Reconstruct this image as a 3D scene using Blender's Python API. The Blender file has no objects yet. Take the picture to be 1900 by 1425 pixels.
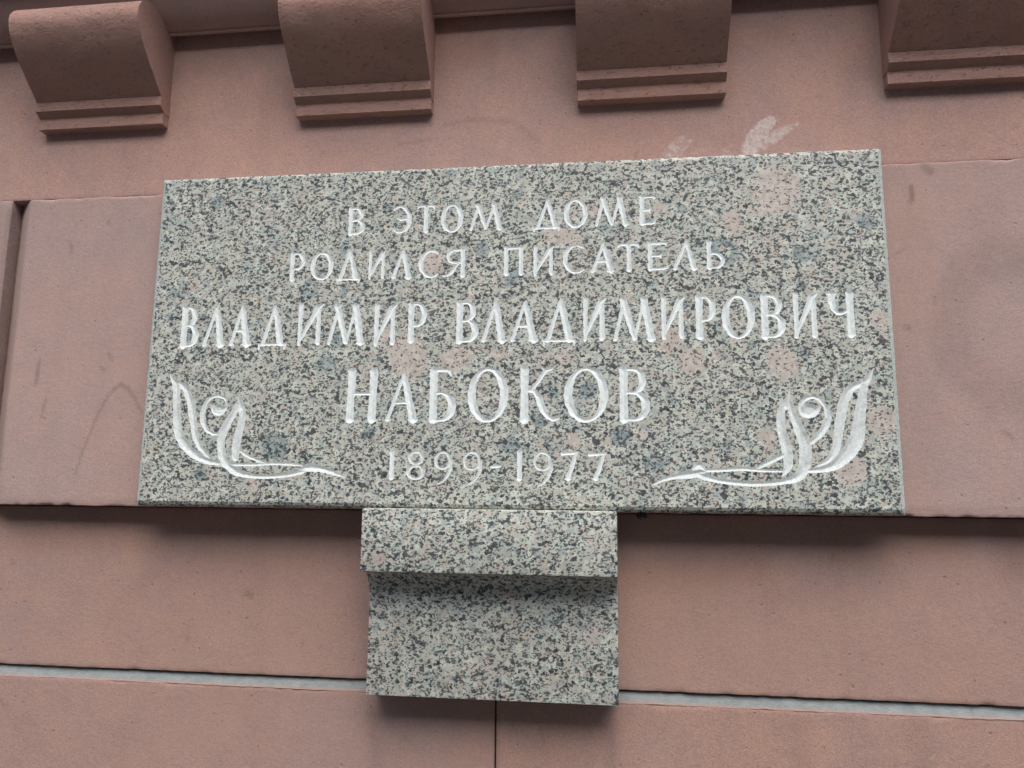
import bpy, bmesh, math, random
import numpy as np
from mathutils import Matrix, Vector, noise as mnoise

random.seed(7)
rng = np.random.default_rng(11)
scene = bpy.context.scene
COL = scene.collection

# ------------------------------------------------------------------ camera
PITCH, ROLL, YAW = (math.radians(a) for a in (8.4846567, 0.57977929, -6.99013867))
FPX = 1350.0                                   # focal length in photo pixels (1900 wide)
CAM = np.array([0.0, -1.2, 1.9])
_f = np.array([math.sin(YAW)*math.cos(PITCH), math.cos(YAW)*math.cos(PITCH), math.sin(PITCH)])
_r0 = np.array([math.cos(YAW), -math.sin(YAW), 0.0])
_u0 = np.cross(_r0, _f)
_r = _r0*math.cos(ROLL) + _u0*math.sin(ROLL)
_u = -_r0*math.sin(ROLL) + _u0*math.cos(ROLL)
cam_data = bpy.data.cameras.new('camera')
cam_data.sensor_width = 36.0
cam_data.lens = FPX/1900.0*36.0
cam_data.clip_start = 0.02
cam_data.clip_end = 500
cam = bpy.data.objects.new('camera', cam_data)
cam.matrix_world = Matrix(((_r[0], _u[0], -_f[0], CAM[0]), (_r[1], _u[1], -_f[1], CAM[1]),
                           (_r[2], _u[2], -_f[2], CAM[2]), (0, 0, 0, 1)))
COL.objects.link(cam)
scene.camera = cam

def at(px, py, Y):
    """photo pixel -> point on the plane y = Y (all planes here are faces of the wall)"""
    d = (px-950)*_r - (py-712.5)*_u + FPX*_f
    return CAM + d*(Y-CAM[1])/d[1]

# ------------------------------------------------------------------ sky and sun (soft light of a shaded street)
SUN_EL, SUN_AZ = math.radians(60), math.radians(165)      # azimuth clockwise from +Y
w = bpy.data.worlds.new('World'); scene.world = w; w.use_nodes = True
nt = w.node_tree; nt.nodes.clear()
o = nt.nodes.new('ShaderNodeOutputWorld'); b = nt.nodes.new('ShaderNodeBackground')
s = nt.nodes.new('ShaderNodeTexSky'); s.sky_type = 'NISHITA'; s.sun_disc = False
s.sun_elevation = SUN_EL; s.sun_rotation = SUN_AZ; s.air_density = 1.0; s.dust_density = 3.0; s.ozone_density = 1.0
b.inputs['Strength'].default_value = 0.15
nt.links.new(s.outputs[0], b.inputs[0]); nt.links.new(b.outputs[0], o.inputs[0])
sd = bpy.data.lights.new('sun', 'SUN'); sd.energy = 1.5; sd.angle = math.radians(58); sd.color = (1.0, 0.97, 0.92)
so = bpy.data.objects.new('sun', sd); COL.objects.link(so)
sdir = Vector((math.sin(SUN_AZ)*math.cos(SUN_EL), math.cos(SUN_AZ)*math.cos(SUN_EL), math.sin(SUN_EL)))
so.rotation_euler = sdir.to_track_quat('Z', 'Y').to_euler(); so.location = sdir*20
vs = scene.view_settings
vs.view_transform = 'Standard'; vs.look = 'None'; vs.gamma = 1.0; vs.use_curve_mapping = False
vs.exposure = 1.0

# ------------------------------------------------------------------ materials
class NT:
    def __init__(self, name):
        self.m = bpy.data.materials.new(name); self.m.use_nodes = True
        self.t = self.m.node_tree; self.t.nodes.clear()
        self.out = self.n('ShaderNodeOutputMaterial'); self.p = self.n('ShaderNodeBsdfPrincipled')
        self.l(self.p.outputs[0], self.out.inputs[0])
    def n(self, kind, **kw):
        x = self.t.nodes.new(kind)
        for k, v in kw.items(): setattr(x, k, v)
        return x
    def l(self, a, b): self.t.links.new(a, b)
    def put(self, sock, v):
        if isinstance(v, bpy.types.NodeSocket): self.l(v, sock)
        elif isinstance(v, (tuple, list)) and len(v) == 3 and sock.type == 'RGBA': sock.default_value = (*v, 1)
        else: sock.default_value = v
    def coord(self, scale=(1, 1, 1)):
        c = self.n('ShaderNodeTexCoord'); mp = self.n('ShaderNodeMapping'); mp.inputs['Scale'].default_value = scale
        self.l(c.outputs['Object'], mp.inputs[0]); return mp.outputs[0]
    def noise(self, vec, scale, detail=2.0, rough=0.5, dist=0.0):
        x = self.n('ShaderNodeTexNoise'); self.l(vec, x.inputs['Vector'])
        x.inputs['Scale'].default_value = scale; x.inputs['Detail'].default_value = detail
        x.inputs['Roughness'].default_value = rough; x.inputs['Distortion'].default_value = dist
        return x.outputs
    def voro(self, vec, scale, feature='F1', rnd=1.0):
        x = self.n('ShaderNodeTexVoronoi', feature=feature); self.l(vec, x.inputs['Vector'])
        x.inputs['Scale'].default_value = scale; x.inputs['Randomness'].default_value = rnd
        return x.outputs
    def mix(self, fac, a, b, mode='MIX'):
        x = self.n('ShaderNodeMix', data_type='RGBA', blend_type=mode)
        self.put(x.inputs[0], fac); self.put(x.inputs[6], a); self.put(x.inputs[7], b); return x.outputs[2]
    def math(self, op, a, b=0.0, c=0.0):
        x = self.n('ShaderNodeMath', operation=op)
        for i, v in enumerate((a, b, c)):
            if i < len(x.inputs): self.put(x.inputs[i], v)
        return x.outputs[0]
    def ramp(self, v, lo, hi, a=0.0, b=1.0):
        x = self.n('ShaderNodeMapRange', interpolation_type='SMOOTHSTEP')
        self.put(x.inputs[0], v)
        for i, q in enumerate((lo, hi, a, b)): x.inputs[1+i].default_value = q
        return x.outputs[0]
    def sep(self, v):
        x = self.n('ShaderNodeSeparateColor'); self.l(v, x.inputs[0]); return x.outputs
    def vadd(self, a, b, k):
        x = self.n('ShaderNodeVectorMath', operation='SCALE'); self.l(b, x.inputs[0]); x.inputs['Scale'].default_value = k
        y = self.n('ShaderNodeVectorMath', operation='ADD'); self.l(a, y.inputs[0]); self.l(x.outputs[0], y.inputs[1])
        return y.outputs[0]
    def attr(self, name):
        x = self.n('ShaderNodeAttribute', attribute_name=name); return x.outputs
    def bump(self, h, strength, dist, prev=None):
        x = self.n('ShaderNodeBump'); self.l(h, x.inputs['Height'])
        x.inputs['Strength'].default_value = strength; x.inputs['Distance'].default_value = dist
        if prev is not None: self.l(prev, x.inputs['Normal'])
        return x.outputs[0]

def sandstone(name, base, grain=1.0, streak=False):
    g = NT(name)
    v = g.coord()
    big = g.noise(v, 3.0, 4, 0.6)[0]
    mid = g.noise(v, 17.0, 4, 0.6, 0.6)[0]
    c = g.mix(g.ramp(big, 0.35, 0.68), base, tuple(x*k for x, k in zip(base, (0.90, 0.99, 1.07))))
    c = g.mix(g.ramp(mid, 0.42, 0.75, 0, 0.55), c, tuple(x*k for x, k in zip(base, (1.10, 1.05, 0.97))))
    c = g.mix(g.ramp(mid, 0.52, 0.25, 0, 0.5), c, tuple(x*k for x, k in zip(base, (0.84, 0.86, 0.90))))
    # rain streaks and broad clouding of the weathered face
    run = g.noise(g.coord((16, 16, 1.3)), 1.0, 5, 0.65)[0]
    c = g.mix(g.ramp(run, 0.50, 0.72, 0, 0.30), c, tuple(x*k for x, k in zip(base, (0.80, 0.82, 0.84))))
    c = g.mix(g.ramp(run, 0.46, 0.26, 0, 0.28), c, tuple(x*k for x, k in zip(base, (1.08, 1.12, 1.16))))
    # sand grain
    vg = g.coord((1, 1, 1.6) if streak else (1, 1, 1.25))
    fine = g.noise(vg, 420.0, 3, 0.7)[0]
    c = g.mix(g.ramp(fine, 0.3, 0.7), g.mix(1.0, c, (0.82,)*3, 'MULTIPLY'), g.mix(1.0, c, (1.16,)*3, 'MULTIPLY'))
    # per stone tint
    oi = g.n('ShaderNodeObjectInfo')
    c = g.mix(g.ramp(oi.outputs['Random'], 0, 1, 0, 0.35), c, tuple(x*k for x, k in zip(base, (0.93, 0.99, 1.05))))
    # small pits and pale specks
    vz = g.voro(g.vadd(v, g.noise(v, 60, 2)[1], 0.01), 60.0)
    cellr = g.sep(vz[1])
    pit = g.math('MULTIPLY', g.ramp(vz[0], 0.16, 0.06), g.ramp(cellr[0], 0.72, 0.78))
    c = g.mix(g.math('MULTIPLY', pit, 0.45), c, tuple(x*0.45 for x in base))
    vs2 = g.voro(v, 95.0)
    cr2 = g.sep(vs2[1])
    speck = g.math('MULTIPLY', g.ramp(vs2[0], 0.11, 0.05), g.ramp(cr2[1], 0.90, 0.93))
    c = g.mix(g.math('MULTIPLY', speck, 0.55), c, (0.62, 0.56, 0.52))
    # stains and smears, plus painted warm glow (attribute: r pale, g dark, b orange)
    a = g.sep(g.attr('mark')[0])
    rag = g.noise(v, 55.0, 5, 0.75)[0]
    ragf = g.noise(v, 150.0, 5, 0.8)[0]
    pale = g.ramp(g.math('ADD', a[0], g.math('ADD', g.math('MULTIPLY', g.math('SUBTRACT', rag, 0.5), 0.7), g.math('MULTIPLY', g.math('SUBTRACT', ragf, 0.5), 0.7))), 0.30, 0.66, 0.0, 0.8)
    pale = g.math('MULTIPLY', pale, g.ramp(ragf, 0.28, 0.66, 0.35, 1.0))
    c = g.mix(pale, c, (0.67, 0.605, 0.57))
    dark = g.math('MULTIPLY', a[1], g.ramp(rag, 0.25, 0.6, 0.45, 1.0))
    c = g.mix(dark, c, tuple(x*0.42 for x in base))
    c = g.mix(g.math('MULTIPLY', a[2], g.ramp(rag, 0.2, 0.7, 0.4, 1.0)), c, (0.30, 0.155, 0.085))
    g.l(c, g.p.inputs['Base Color'])
    g.p.inputs['Roughness'].default_value = 0.92
    g.p.inputs['Specular IOR Level'].default_value = 0.2
    h = g.math('ADD', g.math('MULTIPLY', fine, 0.5*grain), g.math('MULTIPLY', g.noise(vg, 110.0, 4, 0.65)[0], 0.9*grain))
    h = g.math('SUBTRACT', h, g.math('MULTIPLY', pit, 0.9))
    if streak:
        vv = g.coord((0.7, 1, 1.4))
        tool = g.noise(vv, 120.0, 5, 0.75)[0]
        h = g.math('SUBTRACT', h, g.math('MULTIPLY', g.ramp(tool, 0.57, 0.68), 2.2))
        c2 = g.mix(g.ramp(tool, 0.56, 0.68, 0, 0.14), c, tuple(x*0.5 for x in base)); g.l(c2, g.p.inputs['Base Color'])
    g.l(g.bump(h, 0.60 if streak else 0.34, 0.0022), g.p.inputs['Normal'])
    return g.m

def granite_nodes(g, tint=(0.985, 1.015, 1.03)):
    v0 = g.coord()
    warp = g.noise(v0, 120.0, 2)[1]
    v = g.vadd(v0, warp, 0.006)
    T = lambda c: tuple(x*k for x, k in zip(c, tint))
    # pale feldspar and quartz grains
    fz = g.voro(v, 130.0); fr = g.sep(fz[1])
    c = g.mix(fr[0], T((0.43, 0.455, 0.385)), T((0.61, 0.62, 0.535)))
    c = g.mix(g.math('MULTIPLY', g.ramp(fr[1], 0.68, 0.78), 0.75), c, T((0.50, 0.425, 0.355)))
    c = g.mix(g.math('MULTIPLY', g.ramp(fr[2], 0.80, 0.86), 0.6), c, T((0.29, 0.34, 0.34)))
    soft = g.noise(v0, 16.0, 3, 0.6)[0]
    c = g.mix(g.ramp(soft, 0.47, 0.70, 0, 0.40), c, T((0.45, 0.41, 0.36)))
    c = g.mix(g.ramp(soft, 0.5, 0.3, 0, 0.40), c, T((0.38, 0.455, 0.43)))
    # big rounded crystals: scattered ones, plus those marked on the slab face
    bz = g.voro(g.vadd(v0, g.noise(v0, 30.0, 3)[1], 0.012), 17.0); br = g.sep(bz[1])
    rad = g.ramp(g.noise(v0, 5, 1)[0], 0.3, 0.7, 0.16, 0.30)
    blob = g.ramp(g.math('SUBTRACT', bz[0], rad), 0.04, -0.06)
    a = g.sep(g.attr('crystal')[0])
    edge = g.noise(v0, 90.0, 3, 0.7)[0]
    mk = lambda s: g.ramp(g.math('ADD', s, g.math('MULTIPLY', g.math('SUBTRACT', edge, 0.5), 0.75)), 0.28, 0.66)
    pink = g.math('MAXIMUM', g.math('MULTIPLY', blob, g.ramp(br[0], 0.80, 0.82)), mk(a[0]))
    blue = g.math('MAXIMUM', g.math('MULTIPLY', blob, g.ramp(br[1], 0.90, 0.92)), mk(a[1]))
    c = g.mix(g.math('MULTIPLY', pink, 0.70), c, g.mix(fr[0], T((0.46, 0.37, 0.32)), T((0.58, 0.495, 0.44))))
    c = g.mix(g.math('MULTIPLY', blue, 0.70), c, g.mix(g.ramp(edge, 0.35, 0.65), T((0.12, 0.185, 0.20)), T((0.31, 0.385, 0.38))))
    # dark biotite and hornblende: fine flakes crowding in clusters, and fewer large ones
    def flakes(scale, stretch, rot, warp_s, warp_a, cl_s, lo, hi):
        dv = g.n('ShaderNodeMapping'); dv.inputs['Scale'].default_value = stretch; dv.inputs['Rotation'].default_value = (0, rot, 0)
        g.l(g.vadd(v0, g.noise(v0, warp_s, 2, 0.6)[1], warp_a), dv.inputs[0])
        dz = g.voro(dv.outputs[0], scale); dr = g.sep(dz[1])
        th = g.ramp(g.noise(v0, cl_s, 3, 0.65)[0], 0.30, 0.70, lo, hi)
        th = g.math('SUBTRACT', th, g.math('MULTIPLY', pink, 0.17))
        return g.ramp(g.math('SUBTRACT', th, dr[0]), -0.02, 0.02), dr
    d1, r1 = flakes(400.0, (0.8, 1, 1.1), 0.5, 480.0, 0.0022, 120.0, 0.0, 0.58)
    d2, r2 = flakes(225.0, (0.85, 1, 1.05), -0.4, 300.0, 0.0036, 40.0, 0.0, 0.30)
    dc1 = g.mix(r1[1], T((0.038, 0.048, 0.054)), T((0.14, 0.15, 0.15)))
    dc1 = g.mix(g.math('MULTIPLY', g.ramp(r1[2], 0.80, 0.85), 0.8), dc1, T((0.10, 0.07, 0.056)))
    dc2 = g.mix(r2[1], T((0.018, 0.024, 0.030)), T((0.085, 0.095, 0.098)))
    c = g.mix(g.math('MULTIPLY', d1, 0.92), c, dc1)
    c = g.mix(g.math('MULTIPLY', d2, 0.92), c, dc2)
    dark = g.math('MAXIMUM', d1, d2)
    fine = g.noise(v0, 700.0, 2)[0]
    c = g.mix(g.ramp(fine, 0.3, 0.7), g.mix(1.0, c, (0.93,)*3, 'MULTIPLY'), g.mix(1.0, c, (1.06,)*3, 'MULTIPLY'))
    return v0, c, dark, fine

def granite(name):
    g = NT(name)
    v0, c, dark, fine = granite_nodes(g)
    g.l(c, g.p.inputs['Base Color'])
    g.p.inputs['Roughness'].default_value = 0.55
    g.p.inputs['Specular IOR Level'].default_value = 0.35
    g.l(g.bump(g.noise(v0, 260.0, 3)[0], 0.10, 0.001), g.p.inputs['Normal'])
    return g.m

def carved_paint(name, wear):
    g = NT(name)
    v0, c, dark, fine = granite_nodes(g)
    n1 = g.noise(v0, 45.0, 4, 0.7)[0]; n2 = g.noise(v0, 330.0, 3, 0.7)[0]
    bald = g.math('MULTIPLY', g.ramp(n1, 0.50+0.10*(1-wear), 0.72), g.ramp(n2, 0.3, 0.65, 0.15, 0.75))
    lo, hi = ((0.66, 0.73, 0.715), (0.79, 0.84, 0.825)) if wear < 0.9 else ((0.56, 0.62, 0.60), (0.74, 0.79, 0.77))
    white = g.mix(g.ramp(n2, 0.3, 0.7), lo, hi)
    g.l(g.mix(bald, white, g.mix(0.45, c, (0.5, 0.52, 0.49))), g.p.inputs['Base Color'])
    g.p.inputs['Roughness'].default_value = 0.8
    g.p.inputs['Specular IOR Level'].default_value = 0.2
    return g.m

def plain(name, col, rough=0.9, var=0.2, scale=40.0, bump=0.3):
    g = NT(name); v = g.coord()
    n = g.noise(v, scale, 5, 0.65)[0]
    g.l(g.mix(g.ramp(n, 0.3, 0.7), tuple(x*(1-var) for x in col), tuple(x*(1+var) for x in col)), g.p.inputs['Base Color'])
    g.p.inputs['Roughness'].default_value = rough
    g.l(g.bump(g.noise(v, scale*6, 4, 0.7)[0], bump, 0.003), g.p.inputs['Normal'])
    return g.m

M_UP = sandstone('sandstone_frieze', (0.448, 0.283, 0.236))
M_MID = sandstone('sandstone_panel', (0.415, 0.288, 0.250))
M_LOW = sandstone('sandstone_course', (0.392, 0.250, 0.204))
M_MOD = sandstone('sandstone_carved', (0.415, 0.240, 0.188), 1.3, True)
M_GRAN = granite('speckled_granite')
M_PAINT = carved_paint('white_carved_paint', 0.62)
M_WORN = carved_paint('white_carved_paint_worn', 1.0)
def mortar_mat():
    g = NT('grey_mortar'); v = g.coord()
    n = g.noise(v, 45.0, 5, 0.7)[0]; n2 = g.noise(g.coord((1, 1, 2.5)), 160.0, 5, 0.75)[0]
    c = g.mix(g.ramp(n, 0.3, 0.7), (0.215, 0.24, 0.236), (0.28, 0.305, 0.30))
    c = g.mix(g.ramp(n2, 0.52, 0.70, 0, 0.45), c, (0.19, 0.19, 0.18))
    # red stone dust smeared over the lower margin
    sx = g.n('ShaderNodeSeparateXYZ'); g.l(v, sx.inputs[0])
    low = g.math('ADD', sx.outputs[2], g.math('MULTIPLY', g.math('SUBTRACT', n2, 0.5), 0.011))
    c = g.mix(g.ramp(low, Z_J2+0.0035, Z_J2-0.002, 0, 0.9), c, (0.39, 0.255, 0.21))
    g.l(c, g.p.inputs['Base Color']); g.p.inputs['Roughness'].default_value = 0.95
    g.l(g.bump(n2, 0.5, 0.002), g.p.inputs['Normal'])
    return g.m
Z_J1, Z_J2 = 1.5808, 1.5632
M_MORTAR = mortar_mat()
M_FROST = plain('frosted_granite_arris', (0.43, 0.48, 0.445), 0.8, 0.25, 260.0, 0.4)
M_IRON = plain('rusty_iron', (0.035, 0.026, 0.022), 0.8, 0.4, 200.0, 0.5)
M_PAVE = plain('pavement_granite', (0.075, 0.072, 0.069), 0.9, 0.2, 8.0, 0.3)

# ------------------------------------------------------------------ object helpers
def new_obj(name, me, mat, parent=None):
    ob = bpy.data.objects.new(name, me); COL.objects.link(ob)
    if mat is not None: me.materials.append(mat)
    if parent is not None: ob.parent = parent
    return ob
def thing(name, label, cat, loc):
    e = bpy.data.objects.new(name, None); COL.objects.link(e)
    e.location = loc; e.empty_display_size = 0.1
    e['label'] = label; e['category'] = cat
    return e
def child(name, me, mat, parent):
    ob = new_obj(name, me, mat, parent)
    ob.matrix_parent_inverse = Matrix.Translation(-parent_loc(parent))
    return ob
def parent_loc(p):
    v = Vector(p.location)
    q = p.parent
    if q is not None: v = Vector((0, 0, 0)) if p.type == 'MESH' else v
    return v if p.type == 'EMPTY' else Vector((0, 0, 0))
def pymesh(name, V, F, smooth=True):
    me = bpy.data.meshes.new(name); me.from_pydata(V, [], F); me.validate(); me.update()
    if smooth: me.polygons.foreach_set('use_smooth', [True]*len(me.polygons))
    return me

# ---- strokes: list of (points, half-widths) in metres on a wall plane -> signed distance
def seg_sdf(X, Z, pts, hws):
    d = np.full(X.shape, 1e9)
    for (p, q, a, b) in zip(pts[:-1], pts[1:], hws[:-1], hws[1:]):
        dx, dz = q[0]-p[0], q[1]-p[1]; L2 = dx*dx+dz*dz+1e-12
        t = np.clip(((X-p[0])*dx+(Z-p[1])*dz)/L2, 0, 1)
        d = np.minimum(d, np.hypot(X-p[0]-t*dx, Z-p[1]-t*dz)-(a+(b-a)*t))
    return d

# ------------------------------------------------------------------ the wall
Y_UP, Y_MID, Y_LOW = 0.032, 0.030, 0.068
Z_MOD_BOT = 2.588
Z_MID_T, Z_MID_B = 2.4567, 1.8685
Z_J1, Z_J2 = 1.5808, 1.5632

PXM = 1.23/FPX
def px_stroke(pts, hw, Y=Y_MID):
    P = [at(x, y, Y) for x, y in pts]
    if not isinstance(hw, (list, tuple)): hw = [hw]*len(pts)
    return [(p[0], p[2]) for p in P], [h*PXM for h in hw]
c6 = lambda L: [(x/4.75, 640+y/4.75) for x, y in L]
# (stroke px, half width px, channel, strength, feather px)
MARKS = [
 ([(1388, 282), (1404, 255), (1418, 236), (1430, 224)], [11, 12, 10, 6], 0, 0.60, 16),
 ([(1418, 268), (1440, 250), (1458, 240), (1478, 231)], [8, 9, 4, 1], 0, 0.52, 13),
 ([(1345, 283), (1372, 273)], [7, 8], 0, 0.35, 12),
 ([(1250, 284), (1264, 264), (1276, 262)], [12, 9, 4], 0, 0.44, 18),
 ([(1230, 285), (1310, 282)], [5, 4], 0, 0.35, 10),
 (c6([(660, 1150), (720, 960), (790, 790), (850, 640), (920, 500), (1000, 390), (1070, 350), (1120, 380), (1180, 460), (1250, 600)]), [.5, 1.2, 1.6, 1.6, 1.8, 2.4, 3.5, 3.5, 2, 1.5], 1, 0.42, 3),
 (c6([(345, 130), (335, 220), (315, 350)]), [1, 2.6, 1.5], 1, 0.5, 3),
 (c6([(405, 480), (385, 560), (365, 640)]), [1, 1.8, 1], 1, 0.4, 3),
 ([(1690, 347), (1692, 362), (1690, 376)], [3, 4, 2], 1, 0.6, 4),
 ([(1662, 352), (1678, 362)], [7, 9], 0, 0.22, 7),
 ([(1712, 308), (1726, 318)], [2, 5], 1, 0.4, 6),
 ([(1682, 606), (1684, 608)], [4, 4], 1, 0.45, 5),
 ([(1795, 500), (1770, 560), (1768, 640), (1795, 700), (1850, 728), (1900, 738)], [14, 6, 12, 9, 18, 10], 1, 0.25, 46),
 ([(1800, 500), (1850, 470), (1900, 480)], [10, 16, 12], 1, 0.25, 48),
 ([(1690, 420), (1705, 700), (1720, 930)], [18, 22, 18], 2, 0.10, 40),
 ([(825, 232), (880, 222), (950, 226), (1000, 262)], [1.5, 2, 2, 1], 1, 0.25, 6),
 ([(740, 268), (800, 258)], [1.5, 1.5], 1, 0.2, 6),
 ([(458, 1098), (466, 1106)], [4, 3], 1, 0.4, 5),
 ([(347, 1186), (350, 1182)], [2.5, 2], 1, 0.4, 4),
 ([(1880, 1015), (1900, 1040)], [18, 22], 1, 0.28, 28),
 ([(1860, 1000), (1870, 1060)], [10, 6], 1, 0.18, 28),
 ([(1560, 1015), (1760, 1000)], [14, 10], 2, 0.25, 40),  # next three strokes: warm bounce glow at the lower shadow edge, painted in orange
 ([(1150, 1070), (1400, 1050)], [14, 8], 2, 0.22, 40),
 ([(60, 995), (300, 1000)], [8, 8], 2, 0.22, 36),
 ([(320, 120), (420, 110)], [22, 8], 2, 0.22, 40),  # orange tint painting the warm light on the wall right of each modillion
 ([(820, 110), (900, 95)], [22, 8], 2, 0.22, 40),
 ([(1375, 70), (1450, 60)], [20, 8], 2, 0.22, 40),
]
for _ in range(46):                      # nicks and scratches of the wall
    nx_, ny_ = random.uniform(-60, 1960), random.uniform(80, 1440)
    an, ln = random.gauss(0, 0.9)+random.choice((0, 1.5)), random.uniform(4, 34)
    MARKS.append(([(nx_, ny_), (nx_+ln*0.5*math.cos(an)+random.uniform(-2, 2), ny_+ln*0.5*math.sin(an)), (nx_+ln*math.cos(an), ny_+ln*math.sin(an))],
                  [0.6, random.uniform(0.8, 2.2), 0.5], random.choice((1, 1, 0)), random.uniform(0.2, 0.5), 4))
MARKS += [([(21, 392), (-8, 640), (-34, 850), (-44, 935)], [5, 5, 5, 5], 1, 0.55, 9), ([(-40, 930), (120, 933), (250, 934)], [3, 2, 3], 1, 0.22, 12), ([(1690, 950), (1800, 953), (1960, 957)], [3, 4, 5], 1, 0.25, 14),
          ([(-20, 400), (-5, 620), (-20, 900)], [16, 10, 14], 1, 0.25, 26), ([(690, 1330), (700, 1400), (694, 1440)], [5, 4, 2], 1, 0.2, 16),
          ([(1120, 1330), (1135, 1390), (1130, 1440)], [6, 4, 2], 1, 0.22, 16), ([(920, 1320), (921, 1440)], [2, 2], 1, 0.22, 7),
          ([(1700, 1345), (1720, 1440)], [10, 7], 1, 0.16, 24), ([(1480, 1325), (1490, 1440)], [8, 5], 1, 0.14, 22)]
def mark_attr(me, Y):
    n = len(me.vertices); co = np.empty(n*3); me.vertices.foreach_get('co', co); co = co.reshape(-1, 3)
    out = np.zeros((n, 4)); out[:, 3] = 1
    for pts, hw, ch, stv, fe in MARKS:
        P, H = px_stroke(pts, hw, Y)
        P = np.array(P); m = 0.08
        sel = np.where((co[:, 0] > P[:, 0].min()-m) & (co[:, 0] < P[:, 0].max()+m) & (co[:, 2] > P[:, 1].min()-m) & (co[:, 2] < P[:, 1].max()+m))[0]
        if not len(sel): continue
        d = seg_sdf(co[sel, 0], co[sel, 2], P.tolist(), H)
        k = np.clip(1-d/(fe*PXM), 0, 1); k = k*k*(3-2*k)*stv
        out[sel, ch] = np.maximum(out[sel, ch], k)
    at_ = me.attributes.new('mark', 'FLOAT_COLOR', 'POINT'); at_.data.foreach_set('color', out.astype(np.float32).ravel())

def fbm(x, y, z):
    return mnoise.fractal(Vector((x, y, z)), 1.0, 2.0, 3)

def axis(a, b, r, step, fine=None):
    L = [a, a+r*0.15, a+r*0.45, a+r]
    lo, hi = a+r, b-r
    if fine is None:
        n = max(1, int(round((hi-lo)/step))); L += list(np.linspace(lo, hi, n+1))[1:]
    else:
        f0, f1 = max(lo, fine[0]), min(hi, fine[1])
        if f1 <= f0: n = max(1, int((hi-lo)/0.05)); L += list(np.linspace(lo, hi, n+1))[1:]
        else:
            if f0 > lo: n = max(1, int((f0-lo)/0.05)); L += list(np.linspace(lo, f0, n+1))[1:]
            n = max(1, int((f1-f0)/step)); L += list(np.linspace(f0, f1, n+1))[1:]
            if hi > f1: n = max(1, int((hi-f1)/0.05)); L += list(np.linspace(f1, hi, n+1))[1:]
    L += [b-r*0.45, b-r*0.15, b]
    return np.array(L)

VIEW_X, VIEW_Z = (-1.30, 0.80), (1.40, 2.95)
def stone_block(parent, mat, x0, x1, z0, z1, yf, depth=0.30, r=0.004, step=0.006, rag=0.0012, ch_left=None, ch_top=None, name='stone_block', wav=0.0008, marks=True):
    """dressed stone: dense front face with worn, slightly ragged arrises; optional chamfers (width, depth)"""
    xs, zs = axis(x0, x1, r, step, VIEW_X), axis(z0, z1, r, step, VIEW_Z)
    nx, nz = len(xs), len(zs)
    X, Z = np.meshgrid(xs, zs)
    dx = np.minimum(X-x0, x1-X); dz = np.minimum(Z-z0, z1-Z)
    rd = lambda d: r-np.sqrt(np.maximum(r*r-np.square(np.maximum(r-d, 0)), 0))
    Yo = np.maximum(rd(dx), rd(dz))
    if ch_left: Yo = np.maximum(Yo, np.clip(1-(X-x0)/ch_left[0], 0, 1)*ch_left[1])
    if ch_top: Yo = np.maximum(Yo, np.clip(1-(z1-Z)/ch_top[0], 0, 1)*ch_top[1])
    sd_ = random.uniform(0, 100)
    V = []
    for j in range(nz):
        for i in range(nx):
            x, z = X[j, i], Z[j, i]; y = yf+Yo[j, i]
            inv = VIEW_X[0] < x < VIEW_X[1] and VIEW_Z[0] < z < VIEW_Z[1]
            if inv:
                y += wav*fbm(x*7, sd_, z*7)
                ed = min(dx[j, i], dz[j, i])
                if ed < r*1.2:
                    k = fbm(x*38, sd_+5, z*38)
                    y += rag*max(0, k)*1.6
                    if dz[j, i] < r*0.5: z += (1 if Z[j, i]-z0 < z1-Z[j, i] else -1)*rag*(0.5+k)*0.6*(1 if dx[j, i] > r else 0)
            V.append((x, y, z))
    F = []
    for j in range(nz-1):
        for i in range(nx-1):
            a = j*nx+i; F.append((a, a+1, a+nx+1, a+nx))
    ring = [i for i in range(nx)] + [j*nx+nx-1 for j in range(1, nz)] + [(nz-1)*nx+i for i in range(nx-2, -1, -1)] + [j*nx for j in range(nz-2, 0, -1)]
    base = len(V)
    for q in ring: V.append((V[q][0], yf+depth, V[q][2]))
    n = len(ring)
    for k in range(n): F.append((ring[(k+1) % n], ring[k], base+k, base+(k+1) % n))
    F.append(tuple(base+k for k in range(n-1, -1, -1)))
    me = pymesh(name, V, F)
    mk = np.zeros(len(me.polygons), bool); mk[:(nx-1)*(nz-1)] = True
    me.polygons.foreach_set('use_smooth', mk)
    if marks: mark_attr(me, yf)
    ob = child(name, me, mat, parent)
    return ob

facade = thing('stone_facade', 'weathered pink sandstone house wall with scroll modillions and deep block joints', 'building', (0, 0.3, 0))

def box(name, parent, mat, x0, x1, y0, y1, z0, z1, bev=0.0):
    bm = bmesh.new(); bmesh.ops.create_cube(bm, size=1.0)
    for v in bm.verts: v.co = Vector(((x0+x1)/2+v.co.x*(x1-x0), (y0+y1)/2+v.co.y*(y1-y0), (z0+z1)/2+v.co.z*(z1-z0)))
    if bev: bmesh.ops.bevel(bm, geom=bm.edges[:], offset=bev, segments=2, affect='EDGES', profile=0.6)
    me = bpy.data.meshes.new(name); bm.to_mesh(me); bm.free()
    return child(name, me, mat, parent)

# rubble core behind the facing stones
box('wall_core', facade, M_LOW, -3.2, 3.2, 0.30, 0.75, 0.0, 4.6)
# frieze course (carries the modillions)
for x0, x1 in ((-3.2, -1.372), (-1.37, 0.905), (0.907, 3.2)):
    stone_block(facade, M_UP, x0, x1, Z_MID_T-0.001, 3.40, Y_UP, r=0.002, rag=0.0003, step=0.005)
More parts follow.
